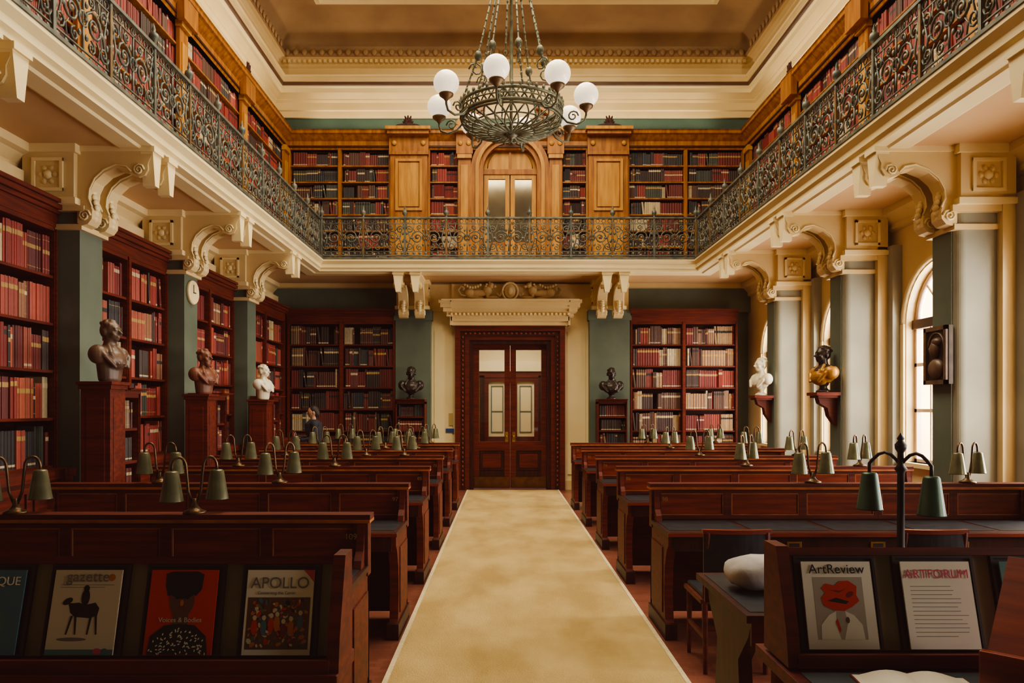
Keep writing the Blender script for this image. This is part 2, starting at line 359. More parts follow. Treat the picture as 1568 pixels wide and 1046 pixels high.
mb.box(XL,-2.08,14.85,YF,3.5,4.02,SAGE); mb.box(2.46,XW,14.85,YF,3.5,4.02,SAGE)
mb.obj('door_surround')
# ------------------------------------------------------------------ books + cases
def pal(*items):
    out=[]
    for c,w in items: out+= [lin(c)]*w
    return out
P_RED=pal(((160,52,40),6),((134,38,32),5),((176,76,58),4),((108,30,26),4),((72,52,42),2),((60,66,56),1),((48,42,44),2),((210,188,148),1),((160,108,78),2),((182,92,68),3))
P_DARK=pal(((56,40,34),5),((88,42,32),5),((58,60,52),3),((112,36,28),4),((140,110,80),1),((196,176,140),1),((42,50,58),2),((120,48,38),3))
P_PALE=pal(((186,152,112),4),((152,60,46),5),((106,70,54),5),((170,130,98),3),((76,46,38),4),((212,192,156),2),((128,38,32),4))
P_UP=pal(((60,38,32),6),((118,38,32),4),((48,46,46),3),((92,56,40),4),((206,186,148),2),((66,72,60),2),((144,54,42),3),((44,56,68),1))
P_UPR=pal(((158,54,44),6),((130,38,34),6),((62,42,34),3),((200,176,140),1),((66,64,66),1),((172,72,58),4),((96,60,44),2))
GOLDC=lin((190,150,84)); BLK=lin((34,26,24)); CRM=lin((216,196,156))
def book_row(mb,x0,x1,z,hmax,yf,pl,rng):
    x=x0+.005
    while x<x1-.03:
        if rng.random()<.03: x+=rng.uniform(.04,.12); continue
        run=rng.choice((1,1,2,3,4,6,9)); c=rng.choice(pl); h=hmax*rng.uniform(.76,.96); w=rng.uniform(.022,.05); lab=rng.choice((0,1,1,2,3)); lz=rng.uniform(.6,.8); yo=rng.uniform(-.02,.01); dp=.17
        lc=rng.choice((GOLDC,BLK,CRM,GOLDC))
        for k in range(run):
            ww=w*rng.uniform(.92,1.08)
            if x+ww>x1: return
            hh=h*rng.uniform(.985,1.0); s=rng.uniform(.72,1.12); cc=(c[0]*s,c[1]*s,c[2]*s,1)
            y1=yf+yo+rng.uniform(-.004,.004); y0=y1-dp; t=0
            if k==run-1 and rng.random()<.12: t=rng.uniform(.02,.05)
            g=.0012
            def X(u,zz): return x+u+t*zz/hh
            sec=[(g,y0),(ww-g,y0),(ww-g,y1-.006),(ww*.5,y1),(g,y1-.006)]
            vs=[(X(u,0),v,z) for u,v in sec]+[(X(u,hh),v,z+hh) for u,v in sec]
            mb.add(vs,[(1,2,7,6),(2,3,8,7),(3,4,9,8),(4,0,5,9),(5,6,7,8,9)],BOOK,cc)
            def band(a,b,col):
                q=[(ww-g,y1-.0045),(ww*.5,y1+.0015),(g,y1-.0045)]
                v=[(X(u,a*hh),vv,z+a*hh) for u,vv in q]+[(X(u,b*hh),vv,z+b*hh) for u,vv in q]
                mb.add(v,[(0,1,4,3),(1,2,5,4)],BOOK,col)
            if lab==1: band(lz,lz+.12,lc)
            elif lab==2: band(.12,.135,GOLDC); band(.86,.875,GOLDC); band(lz-.1,lz,lc)
            elif lab==3: band(.06,.12,CRM)
            x+=ww+t
def bookcase(name,loc,ang,L,z0,z1,depth,nb,nr,wood,pl,seed=1,base=0,corn=.2,stile=.07,base_out=.18,pil=None):
    mb=MB(); bk=MB(); rng=random.Random(seed)
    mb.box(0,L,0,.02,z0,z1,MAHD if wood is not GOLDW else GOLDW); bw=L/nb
    mb.box(0,L,0,depth,z1-.04,z1,wood)
    rh=(z1-.04-z0)/nr
    for i in range(nb+1):
        a=max(0,i*bw-stile/2); b=min(L,i*bw+stile/2)
        if i==0: b=stile*.6
        if i==nb: a=L-stile*.6
        mb.box(a,b,0,depth,z0,z1,wood); mb.box(a+.01,b-.01,depth,depth+.012,z0,z1,wood)
    for r in range(nr):
        z=z0+r*rh; mb.box(.01,L-.01,0,depth-.015,z,z+.025,wood)
        for i in range(nb):
            book_row(bk,i*bw+stile/2+.01,(i+1)*bw-stile/2-.01,z+.025,rh-.035,depth-.045,pl,rng)
    if base:
        mb.box(0,L,0,depth+base_out-.03,0,base-.04,wood); mb.box(-.0,L,0,depth+base_out,base-.04,z0,wood); mb.box(0,L,0,depth+base_out-.01,0,.12,wood)
        m=max(1,round(L/.65))
        for i in range(m): mb.frame(i*L/m+.03,(i+1)*L/m-.03,.17,base-.08,.05,depth+base_out-.03,depth+base_out-.012,wood)
    elif z0>0.02 and z0<1: mb.box(0,L,0,depth,0,z0,wood)
    if corn:
        mb.box(0,L,0,depth+.01,z1,z1+corn*.5,wood); mb.box(0,L,0,depth+.04,z1+corn*.5,z1+corn*.65,wood); mb.box(0,L,0,depth+.08,z1+corn*.65,z1+corn*.85,wood); mb.box(0,L,0,depth+.11,z1+corn*.85,z1+corn,wood)
    if pil:
        for i in range(nb+1):
            c=i*bw
            mb.box(c-.13,c+.13,depth-.02,depth+.03,z0,z1,wood); mb.box(c-.08,c+.08,depth+.03,depth+.045,z0+.15,z1-.3,GOLDL); mb.box(c-.15,c+.15,depth-.02,depth+.07,z1-.12,z1-.02,GOLDL)
    o=mb.obj(name,loc,ang); b=bk.obj('books',(0,0,0),0,o); return o
for i in range(6):
    ya=PY[i]+.2; yb=(PY[i+1]-.2) if i<5 else 14.5
    bookcase('bookcase',(XL+.01,yb-.005,0),-pi/2,yb-ya-.01,1.04,3.3,.38,2,5,MAHOG,P_RED,seed=20+i,base=1.0,corn=.24)
bookcase('bookcase',(-2.09,14.84,0),pi,2.1,.72,3.27,.28,2,6,MAHOG,P_DARK,seed=41,base=.68,corn=.24,base_out=.08)
bookcase('bookcase',(4.55,14.84,0),pi,2.08,.72,3.27,.28,2,6,MAHOG,P_PALE,seed=42,base=.68,corn=.24,base_out=.08)
bookcase('gallery_bookcase',(XL+.01,14.5,ZB1),-pi/2,16.3,.1,2.36,.38,7,7,GOLDW,P_UPR,seed=51,corn=0,pil=True)
bookcase('gallery_bookcase',(XR-.01,14.5-16.3,ZB1),pi/2,16.3,.1,2.36,.34,7,7,GOLDW,P_UPR,seed=52,corn=0,pil=True)
bookcase('gallery_bookcase',(-2.18,14.98,ZB1),pi,2.0,.1,2.36,.36,2,7,GOLDW,P_UP,seed=53,corn=0)
bookcase('gallery_bookcase',(4.70,14.98,ZB1),pi,2.28,.1,2.36,.36,2,7,GOLDW,P_UP,seed=54,corn=0)
bookcase('gallery_bookcase',(-.84,14.98,ZB1),pi,.62,.1,2.36,.36,1,7,GOLDW,P_UPR,seed=55,corn=0)
bookcase('gallery_bookcase',(1.66,14.98,ZB1),pi,.54,.1,2.36,.36,1,7,GOLDW,P_UP,seed=56,corn=0)
# gallery panelling
mb=MB()
for a,b in ((-2.18,-1.46),(1.66,2.42)):
    mb.box(a,b,14.54,YF,ZB1,6.66,GOLDW); mb.box(a+.1,b-.1,14.52,14.55,ZB1+.2,5.3,GOLDL)
    mb.frame(a+.1,b-.1,5.42,6.42,.05,14.51,14.55,GOLDL); mb.box(a+.17,b-.17,14.52,14.55,5.5,6.34,GOLDL)
    mb.box(a-.02,b+.02,14.50,14.62,6.5,6.56,GOLDW); mb.box(a-.02,b+.02,14.52,14.62,6.56,6.9,GOLDW)
    mb.box(a-.04,b+.04,14.38,14.62,6.86,6.93,GOLDW); mb.box(a-.07,b+.07,14.33,14.62,6.93,6.99,GOLDL)
    for xx in (a+.08,b-.08): mb.ell((xx,14.50,6.72),(.05,.02,.05),GOLDL,8,5)
    c=(a+b)/2
    for q in range(7):
        an=math.radians(-66+22*q); L=.17 if q in(2,3,4) else .12
        mb.ell((c+math.sin(an)*L*.5,14.40,7.04+math.cos(an)*L*.55),(.022,.02,L*.5),MAHD,7,5,rot=(an,'Y'))
    mb.extr([(c-.28,6.99),(c+.28,6.99),(c+.2,7.03),(c,7.07),(c-.2,7.03)],'xz',14.38,14.44,MAHD)
for s in (-1,1):
    c=XC+s*.88
    mb.box(c-.12,c+.12,14.52,YF,ZB1,6.62,GOLDW); mb.box(c-.07,c+.07,14.5,14.53,ZB1+.2,6.3,GOLDL); mb.box(c-.14,c+.14,14.47,14.6,6.42,6.5,GOLDL)
    mb.box(c-.16,c+.16,14.46,14.6,6.5,6.9,GOLDW); mb.box(c-.2,c+.2,14.34,14.6,6.9,7.0,GOLDL)
    for q in range(2): mb.ell((c-.08+.16*q,14.45,6.7),(.05,.02,.05),GOLDL,8,5)
    N=8; a0,a1=(math.radians(a) for a in ((36,66) if s>0 else (114,144)))
    ro,ri=1.30,1.18
    P=[(XC+ro*math.cos(a0+(a1-a0)*i/N),6.28+ro*math.sin(a0+(a1-a0)*i/N)) for i in range(N+1)]+[(XC+ri*math.cos(a1-(a1-a0)*i/N),6.28+ri*math.sin(a1-(a1-a0)*i/N)) for i in range(N+1)]
    mb.extr(P,'xz',14.34,14.6,GOLDL)
    P=[(XC+(ri)*math.cos(a0+(a1-a0)*i/N),6.28+(ri)*math.sin(a0+(a1-a0)*i/N)) for i in range(N+1)]+[(XC+s*.46,6.98),(XC+s*1.02,6.98)]
    mb.extr(P,'xz',14.46,14.6,GOLDW)
N=20
for ro,ri,y0,mm in ((.76,.66,14.52,GOLDW),(.67,.6,14.48,GOLDL),(.6,.52,14.56,GOLDW)):
    for i in range(N):
        a=pi*i/N;b=pi*(i+1)/N
        mb.extr([(XC+ro*math.cos(a),6.22+ro*math.sin(a)),(XC+ro*math.cos(b),6.22+ro*math.sin(b)),(XC+ri*math.cos(b),6.22+ri*math.sin(b)),(XC+ri*math.cos(a),6.22+ri*math.sin(a))],'xz',y0,14.8,mm)
mb.box(XC-.07,XC+.07,14.42,14.6,6.76,7.0,GOLDL)
for s in (-1,1):
    a,b=sorted((XC+s*.52,XC+s*.76)); mb.box(a,b,14.52,YF,ZB1,6.22,GOLDW)
    a,b=sorted((XC+s*.60,XC+s*.67)); mb.box(a,b,14.48,14.6,ZB1,6.22,GOLDL)
mb.box(-.74+XC,.74+XC,14.8,YF,ZB1,6.9,GOLDW)
mb.sweep([(-4.22,YB),(-4.22,14.62),(4.74,14.62),(4.74,YB)],[(-.1,6.62),(.01,6.62),(.03,6.66),(.03,6.78),(.07,6.82),(.12,6.88),(.15,6.9),(.15,6.95),(.17,6.97),(-.34,6.98)],GOLDW,side=-1)
mb.sweep([(-4.22,YB),(-4.22,14.62),(4.74,14.62),(4.74,YB)],[(.03,6.655),(.045,6.66),(.045,6.69),(.03,6.70)],MAHD,side=-1)
mb.sweep([(-4.22,YB),(-4.22,14.62),(4.74,14.62),(4.74,YB)],[(.0,ZB1),(.04,ZB1),(.04,ZB1+.1),(0,ZB1+.12)],GOLDW,side=-1)
for (x,s) in ((-4.12,1),(4.64,-1)):
    for i in range(8):
        y=14.5-16.3*i/7
        if i==0: continue
        for q in range(7):
            an=math.radians(-66+22*q); L=.2 if q in(2,3,4) else .14
            mb.ell((x,y+math.sin(an)*L*.5,7.0+math.cos(an)*L*.55),(.02,.024,L*.5),MAHD,6,4,rot=(-an,'X'))
        mb.box(x-.06,x+.04,y-.22,y+.22,6.6,6.99,GOLDW)
mb.obj('gallery_panelling')
# gallery arched glazed door
mb=MB()
mb.extr([(XC+.52*math.cos(pi*i/20),6.26+.52*math.sin(pi*i/20)) for i in range(21)],'xz',14.72,14.78,GOLDL)
mb.box(XC-.52,XC+.52,14.66,14.76,6.16,6.26,GOLDW); mb.box(XC-.02,XC+.02,14.68,14.76,6.2,6.77,GOLDW)
mb.tube([(XC+.44*math.cos(pi*i/16),14.71,6.3+.4*math.sin(pi*i/16)) for i in range(17)],.012,5,GOLDW)
for s in (-1,1):
    a,b=sorted((XC+s*.01,XC+s*.51))
    mb.frame(a,b,ZB1+.02,6.16,.085,14.68,14.74,GOLDL); mb.box(a+.08,b-.08,14.7,14.74,ZB1+.05,4.85,GOLDW); mb.box(a+.14,b-.14,14.69,14.72,ZB1+.15,4.78,GOLDL)
    mb.box(a+.08,b-.08,14.71,14.72,4.85,6.1,GLASSM)
mb.lathe([(.018,0),(.03,.02),(.018,.04)],8,BRASS,(XC+.05,14.66,5.2))
mb.obj('gallery_door')
# ------------------------------------------------------------------ main door
mb=MB(); D0,D1=-.58,.87; F0,F1=-.93,1.21
for i,(w,y) in enumerate(((.10,14.60),(.09,14.64),(.08,14.68),(.08,14.72))):
    o=sum((.10,.09,.08,.08)[:i]); 
    mb.box(F0+o,F0+o+w,y,YF,0,3.2-o,MAHD if i%2 else MAHOG); mb.box(F1-o-w,F1-o,y,YF,0,3.2-o,MAHD if i%2 else MAHOG); mb.box(F0+o+w,F1-o-w,y,YF,3.2-o-w,3.2-o,MAHD if i%2 else MAHOG)
z=.1
while z<3.0:
    for xx in (F0+.145,F1-.145): mb.ell((xx,14.635,z),(.022,.015,.03),MAHR,6,4)
    z+=.09
x=F0+.2
while x<F1-.2: mb.ell((x,14.635,3.055),(.03,.015,.022),MAHR,6,4); x+=.09
mb.obj('trim_3')
mb=MB()
for s in (-1,1):
    c=(D0+D1)/2; a,b=(c+.004,D1) if s>0 else (D0,c-.004)
    mb.frame(a,b,.02,2.86,.11,14.86,14.92,MAHOG)
    mb.box(a+.1,b-.1,14.865,14.915,.76,.94,MAHOG); mb.box(a+.1,b-.1,14.88,14.91,.1,.8,MAHD); mb.box(a+.18,b-.18,14.865,14.9,.42,.7,MAHOG)
    mb.frame(a+.14,b-.14,.38,.74,.03,14.86,14.89,MAHD)
    mb.box(a+.1,b-.1,14.885,14.893,.92,2.76,DGLASS)
    mb.box(a+.02,b-.02,14.85,14.865,.03,.24,KICK)
    hx=c+s*.07; mb.lathe([(.02,0),(.02,.02),(.03,.04),(.02,.06)],8,BRASS,(hx,14.83,1.0)); mb.box(hx-.03,hx+.03,14.85,14.87,.93,1.13,BRASS)
mb.obj('door_1')
mb=MB()
mb.extr([(14.72,3.2),(14.5,3.2),(14.5,3.26),(14.46,3.28),(14.46,3.36),(14.40,3.42),(14.3,3.5),(14.26,3.56),(14.24,3.62),(14.24,3.66),(14.72,3.66)],'yz',-1.0,1.28,CREAM)
for s in (-1,1):
    for k,(z0,z1,e,y) in enumerate(((3.2,3.36,0,14.46),(3.36,3.44,.06,14.38),(3.44,3.52,.12,14.3),(3.52,3.6,.17,14.26),(3.6,3.66,.2,14.24))):
        x=XC+s*1.14; a,b=sorted((x-.02*s,x+s*(e+.02))); mb.box(a,b,y,14.72,z0,z1,CREAM)
mb.box(-1.17,1.45,14.22,14.72,3.64,3.67,CREAMB)
x=-1.0
while x<1.26: mb.box(x,x+.04,14.36,14.44,3.38,3.42,CREAMB); x+=.08
mb.obj('door_entablature')
mb=MB(); yb=14.60
mb.box(-1.0,1.28,14.66,14.7,3.68,4.02,CREAM)
for s in (-1,1):
    def E(u,z,r,rot=0): mb.ell((XC+s*u,yb,z),r,CREAM,10,6,rot=((-s*rot),'Y') if rot else None)
    E(.62,3.83,(.2,.05,.07)); E(.78,3.83,(.1,.065,.09)); E(.70,3.76,(.1,.05,.04)); E(.44,3.88,(.09,.065,.1)); E(.37,3.98,(.06,.06,.06)); E(.30,3.96,(.04,.05,.03)); E(.40,4.03,(.018,.03,.025)); E(.33,3.75,(.13,.045,.03)); E(.62,3.73,(.12,.045,.03)); E(.44,3.8,(.04,.055,.07))
    for q in range(6): E(.46+.02*math.sin(q*2),4.0-.035*q,(.03,.06,.025))
    mb.tube([(XC+s*u,yb,z) for u,z in ((.86,3.78),(.96,3.80),(1.01,3.89),(.95,3.97),(.89,3.93),(.92,3.89))],.02,6,CREAM)
    for q in range(7): mb.ell((XC+s*(.58+.05*q),yb-.02,3.99-.05*math.sin(q*pi/6)),(.028,.03,.028),CREAMB,6,4)
    mb.tube([(XC+s*(.14+.03*q),14.57,3.8+.03*math.sin(q*2)) for q in range(5)],.022,5,CREAM)
mb.ell((XC,14.58,3.87),(.12,.05,.15),CREAM,12,8); mb.tube([(XC+.15*math.cos(q*pi/8),14.56,3.86+.17*math.sin(q*pi/8)) for q in range(16)],.022,6,CREAMB,closed=True)
mb.ell((XC,14.53,3.86),(.05,.03,.08),CREAMB,8,6)
mb.obj('overdoor_carving')
for nm,b in (('wall_vestibule_left',(-1.7,-1.6,15.2,18.6,0,3.6)),('wall_vestibule_right',(1.9,2.0,15.2,18.6,0,3.6)),('wall_vestibule_end',(-1.7,2.0,18.6,18.7,0,3.6))):
    mb=MB(); mb.box(*b,CREAMB); mb.obj(nm)
mb=MB(); mb.box(-1.7,2.0,15.2,18.7,3.6,3.7,CREAMB); mb.obj('ceiling_vestibule')
mb=MB()
for a in (-.45,.25):
    mb.frame(a,a+.62,0,2.35,.1,18.42,18.58,MAHOG); mb.box(a+.1,a+.52,18.5,18.55,.1,.9,MAHOG); mb.box(a+.1,a+.52,18.5,18.54,.9,2.25,CREAMB)
    mb.frame(a+.16,a+.46,1.0,2.15,.02,18.48,18.51,SAGE); mb.box(a+.18,a+.44,18.49,18.505,1.5,1.53,SAGE)
mb.box(-.8,1.2,18.35,18.6,2.5,2.75,CREAMB); mb.box(-.7,1.1,18.4,18.6,2.35,2.5,MAHOG); mb.box(.87,.99,18.4,18.58,0,2.4,MAHD); mb.box(-.57,-.45,18.4,18.58,0,2.4,MAHD)
mb.obj('door_2')
mb=MB(); mb.box(-1.12,-.96,14.715,14.73,1.12,1.2,mat('sign_blue',(40,70,130),(50,84,146),rough=.4)); mb.box(-1.06,-.98,14.715,14.73,1.26,1.5,mat('notice_yellow',(186,160,100),rough=.6)); mb.obj('wall_sign')
# ------------------------------------------------------------------ reading desks
def desk_mesh(L,aisle):
    mb=MB()
    mb.box(0,L,0,.05,.06,1.0,MAHOG); mb.box(-.02,L+.02,-.035,.085,1.0,1.03,MAHOG); mb.box(-.02,L+.02,-.042,.092,.985,1.002,EDGE)
    n=round(L/.6); w=L/n
    for i in range(n):
        mb.frame(i*w+.0,(i+1)*w,.76,.985,.03,-.016,0,MAHOG); mb.box(i*w+.04,(i+1)*w-.04,-.008,0,.80,.95,MAHR); mb.frame(i*w+.03,(i+1)*w-.03,.79,.955,.008,-.014,0,EDGE)
        mb.box(i*w+.02,(i+1)*w-.02,-.52,-.08,.756,.759,LEATH)
        c=(i+.5)*w; mb.box(c-.05,c+.05,-.588,-.58,.645,.69,BRASS); mb.box(c-.035,c+.035,-.59,-.587,.655,.68,BLACK)
        mb.frame(i*w+.03,(i+1)*w-.03,.12,.98,.06,.05,.062,MAHOG)
    mb.box(-.01,L+.01,-.62,0,.725,.756,MAHD); mb.box(-.014,L+.014,-.626,-.615,.728,.752,MAHR)
    mb.box(.03,L-.03,-.58,-.56,.62,.725,MAHD)
    ends=[0,L-.06]+[i*w-.03 for i in range(2,n,2)]
    pr=[(.05,.0),(-.5,.0),(-.5,.1),(-.47,.13),(-.44,.3),(-.46,.5),(-.52,.62),(-.57,.66),(-.57,.725),(.05,.725)]
    for e in ends: mb.extr(pr,'yz',e,e+.06,MAHOG)
    for e in (0,L-.06):
        mb.box(e-.012,e+.072,-.53,.07,0,.11,MAHD); mb.box(e-.008,e+.068,-.03,.06,.7,1.0,MAHOG)
        mb.box(e-.008,e+.068,-.40,-.02,.16,.62,MAHOG)
        mb.extr([(-.035,.756),(-.14,.756),(-.12,.80),(-.07,.84),(-.04,.93),(-.035,.98)],'yz',e+.01,e+.05,MAHOG)
    return mb
Dl=desk_mesh(2.7,1).mesh('reading_desk'); Dr=desk_mesh(2.85,-1).mesh('reading_desk')
ROW=[4.05,5.7,7.35,9.0,10.65,12.3]
LG=mat('gilt_number',(150,110,60),rough=.4)
nums={4.05:('109',None),5.7:('97','98'),7.35:('85','86'),9.0:('73','74'),10.65:('61','62'),12.3:('49','50')}
for y in ROW:
    o=place(Dl,'reading_desk',(-3.43,y,0),bevel=.004); text(nums[y][0],.045,(2.62,-.05,.9),LG,o)
    if y>5:
        o=place(Dr,'reading_desk',(1.13,y,0),bevel=.004); text(nums[y][1],.045,(.09,-.05,.9),LG,o)
mb=MB(); mb.box(0,2.9,0,.8,.725,.757,MAHD); mb.box(.03,2.87,.05,.75,.757,.760,LEATH); mb.box(.03,2.87,.03,.05,.62,.725,MAHOG); mb.box(.03,2.87,.74,.76,.62,.725,MAHOG)
for x in (.04,1.4,2.8):
    mb.extr([(.06,0),(.74,0),(.72,.12),(.6,.2),(.56,.5),(.7,.64),(.74,.725),(.06,.725),(.1,.64),(.24,.5),(.2,.2),(.08,.12)],'yz',x,x+.06,MAHD)
mb.box(.2,.32,.02,.03,.645,.69,BRASS)
mb.obj('reading_table',(.99,3.05,0),bevel=.004)
# ------------------------------------------------------------------ desk lamps
def lamp():
    mb=MB()
    mb.lathe([(.06,0),(.06,.012),(.035,.022),(.018,.04),(.014,.08)],12,LARM)
    for s in (-1,1):
        ex,ey=(s*.098,s*.06)
        pts=[(s*.010,0,.05),(s*.03,s*.01,.12)]
        bx,by=s*.04,s*.015
        for i in range(9):
            a=pi*i/8; t=(1-math.cos(a))/2
            pts.append((bx+(ex-bx)*t,by+(ey-by)*t,.25+.055*math.sin(a)))
        pts.append((ex,ey,.225))
        mb.tube(pts,.008,6,LARM)
        mb.M=Matrix.Translation((ex,ey,0))
        mb.lathe([(.012,.235),(.03,.232),(.036,.225),(.060,.075),(.062,.071),(.058,.073),(.03,.22),(0,.225)],16,LSHADE)
        mb.ell((0,0,.13),(.018,.018,.035),LIN,8,6); mb.M=None
    return mb.mesh('desk_lamp')
LM=lamp()
rr=random.Random(3)
for y in ROW:
    xs=[-2.62,-1.66]
    if y>5: xs+=[2.38,3.5]
    if y>8: xs+=[-1.2]
    for x in xs:
        place(LM,'desk_lamp',(x+rr.uniform(-.04,.04),y+.02,1.03),rr.uniform(-.5,.3))
mb=MB(); mb.lathe([(.09,0),(.09,.02),(.05,.04),(.025,.08),(.018,.12),(.016,.52),(.03,.54),(.016,.56),(.014,.62),(.026,.64),(.028,.66),(.012,.68),(.018,.69),(0,.72)],12,BLACK)
for s,ey in ((-1,.12),(1,-.1)):
    ex=s*.095
    pts=[(0,0,.56)]+[(ex*t,ey*t,.56+.06*math.sin(pi*t)) for t in (.15,.3,.5,.7,.85,1)]+[(ex,ey,.51)]
    mb.tube(pts,.009,6,BLACK); mb.M=Matrix.Translation((ex,ey,.29)); mb.lathe([(.012,.225),(.032,.222),(.038,.212),(.062,.04),(.065,.035),(.060,.038),(.034,.205),(0,.21)],16,LSHD); mb.ell((0,0,.11),(.02,.02,.04),LIN,8,6); mb.M=None
mb.obj('twin_desk_lamp',(1.96,3.7,.76))
# ------------------------------------------------------------------ chairs
def chair():
    mb=MB()
    for x in (-.18,.18):
        mb.tube([(x,-.2,0),(x,-.18,.44),(x*.98,-.24,.86)],[.016,.02,.016],6,MAHOG)
        mb.tube([(x,.2,0),(x,.19,.44)],[.014,.02],6,MAHOG)
        mb.box(x-.01,x+.01,-.18,.19,.2,.23,MAHOG)
    mb.box(-.21,.21,-.2,.22,.42,.45,MAHOG); mb.box(-.19,.19,-.17,.2,.45,.475,LEATH); mb.box(-.17,.17,.18,.2,.36,.42,MAHOG)
    pts=[(x*.2/5,-.235-.03*(1-(x/5)**2)) for x in range(-5,6)]
    poly=[(a,b) for a,b in pts]+[(a,b+.022) for a,b in reversed(pts)]
    mb.extr(poly,'xy',.62,.86,LEATH); mb.extr([(a*1.03,b-.006) for a,b in pts]+[(a*1.03,b+.028) for a,b in reversed(pts)],'xy',.85,.875,MAHR)
    mb.box(-.17,.17,-.01,.01,.2,.22,MAHOG)
    return mb.mesh('chair')
CH=chair()
for x,y in ((1.40,4.72),(2.58,4.72),(-1.9,2.98),(-2.6,6.2)): place(CH,'chair',(x,y,0),0,bevel=.004)
# ------------------------------------------------------------------ magazine racks
mat_rackback=mat('rack_back_grey',(128,120,94),(146,138,108),rough=.6)
def rack(L,right):
    mb=MB(); a=.26
    T=Matrix.Rotation(-a,4,'X'); mb.M=T
    mb.box(0,L,0,.018,0,.30,mat_rackback); mb.box(-.02,L+.02,-.02,.04,.30,.325,MAHOG)
    n=int(L/.325)
    for i in range(n): 
        x=L-.19-.325*i if right else .17+.325*i
        if x-.14<0 or x+.14>L: continue
        mb.box(x-.132,x+.132,-.012,0,.0,.298,HOLD); mb.frame(x-.132,x+.132,.0,.298,.008,-.018,-.01,HOLD)
    mb.M=None
    mb.box(0,L,-.08,.02,-.03,-.005,MAHOG); mb.box(0,L,-.085,-.07,-.03,.012,MAHOG)
    for x in (-.03,L-.01): mb.extr([(-.08,-.03),(-.06,.08),(.03,.33),(.14,.33),(.14,-.03)],'yz',x,x+.04,MAHOG)
    mb.box(0,L,.12,.14,-.03,.28,MAHD)
    return mb
rack(2.3,True).obj('magazine_rack',(-2.86,2.5,.775))
rack(1.9,False).obj('magazine_rack',(.92,2.42,.82))
mb=MB(); mb.box(-2.9,-.53,2.40,2.68,.70,.745,MAHOG); mb.box(-2.86,-.57,2.44,2.66,0,.70,MAHD)
for i in range(7): mb.frame(-2.84+.32*i,-2.54+.32*i,.1,.69,.04,2.425,2.44,MAHOG)
mb.box(-.585,-.535,2.42,2.66,0,.70,MAHOG)
mb.obj('display_cabinet',bevel=.004)
mb=MB(); mb.box(.88,2.95,1.75,2.62,.74,.78,MAHOG); mb.box(.92,2.9,1.8,2.32,.78,.784,SLATE); mb.box(.92,2.9,1.82,1.85,.62,.74,MAHOG); mb.box(.92,2.9,2.55,2.58,.3,.74,MAHOG)
for x in (.92,2.84):
    for y in (1.8,2.52): mb.lathe([(.03,0),(.034,.1),(.024,.15),(.034,.55),(.04,.6),(.04,.74)],10,MAHOG,(x+.03,y+.03,0))
mb.obj('display_table',bevel=.004)
def C(n,c): return mat('print_'+n,c,rough=.4)
KBLK=C('black',(30,28,30)); KRED=C('red',(204,58,38)); KWH=C('white',(236,230,216)); KBLU=C('blue',(70,116,134)); KTEAL=C('teal',(76,126,120)); KGR=C('grey',(120,112,104)); KOR=C('orange',(196,116,60)); KDR=C('darkred',(126,40,36)); KPK=C('pink',(210,76,112)); KBR=C('brown',(104,70,52)); KCR=C('cream',(214,202,174)); KGN=C('green',(80,110,70)); KLG=C('lightgrey',(176,166,154))
def disc(mb,x,z,rx,rz,m,y=-.0045,n=16,an=0):
    mb.add([(x+rx*math.cos(2*pi*i/n)*math.cos(an)-rz*math.sin(2*pi*i/n)*math.sin(an),y,z+rx*math.cos(2*pi*i/n)*math.sin(an)+rz*math.sin(2*pi*i/n)*math.cos(an)) for i in range(n)],[list(range(n))],m)
def poly(mb,pts,m,y): mb.add([(a,y,b) for a,b in pts],[list(range(len(pts)))],m)
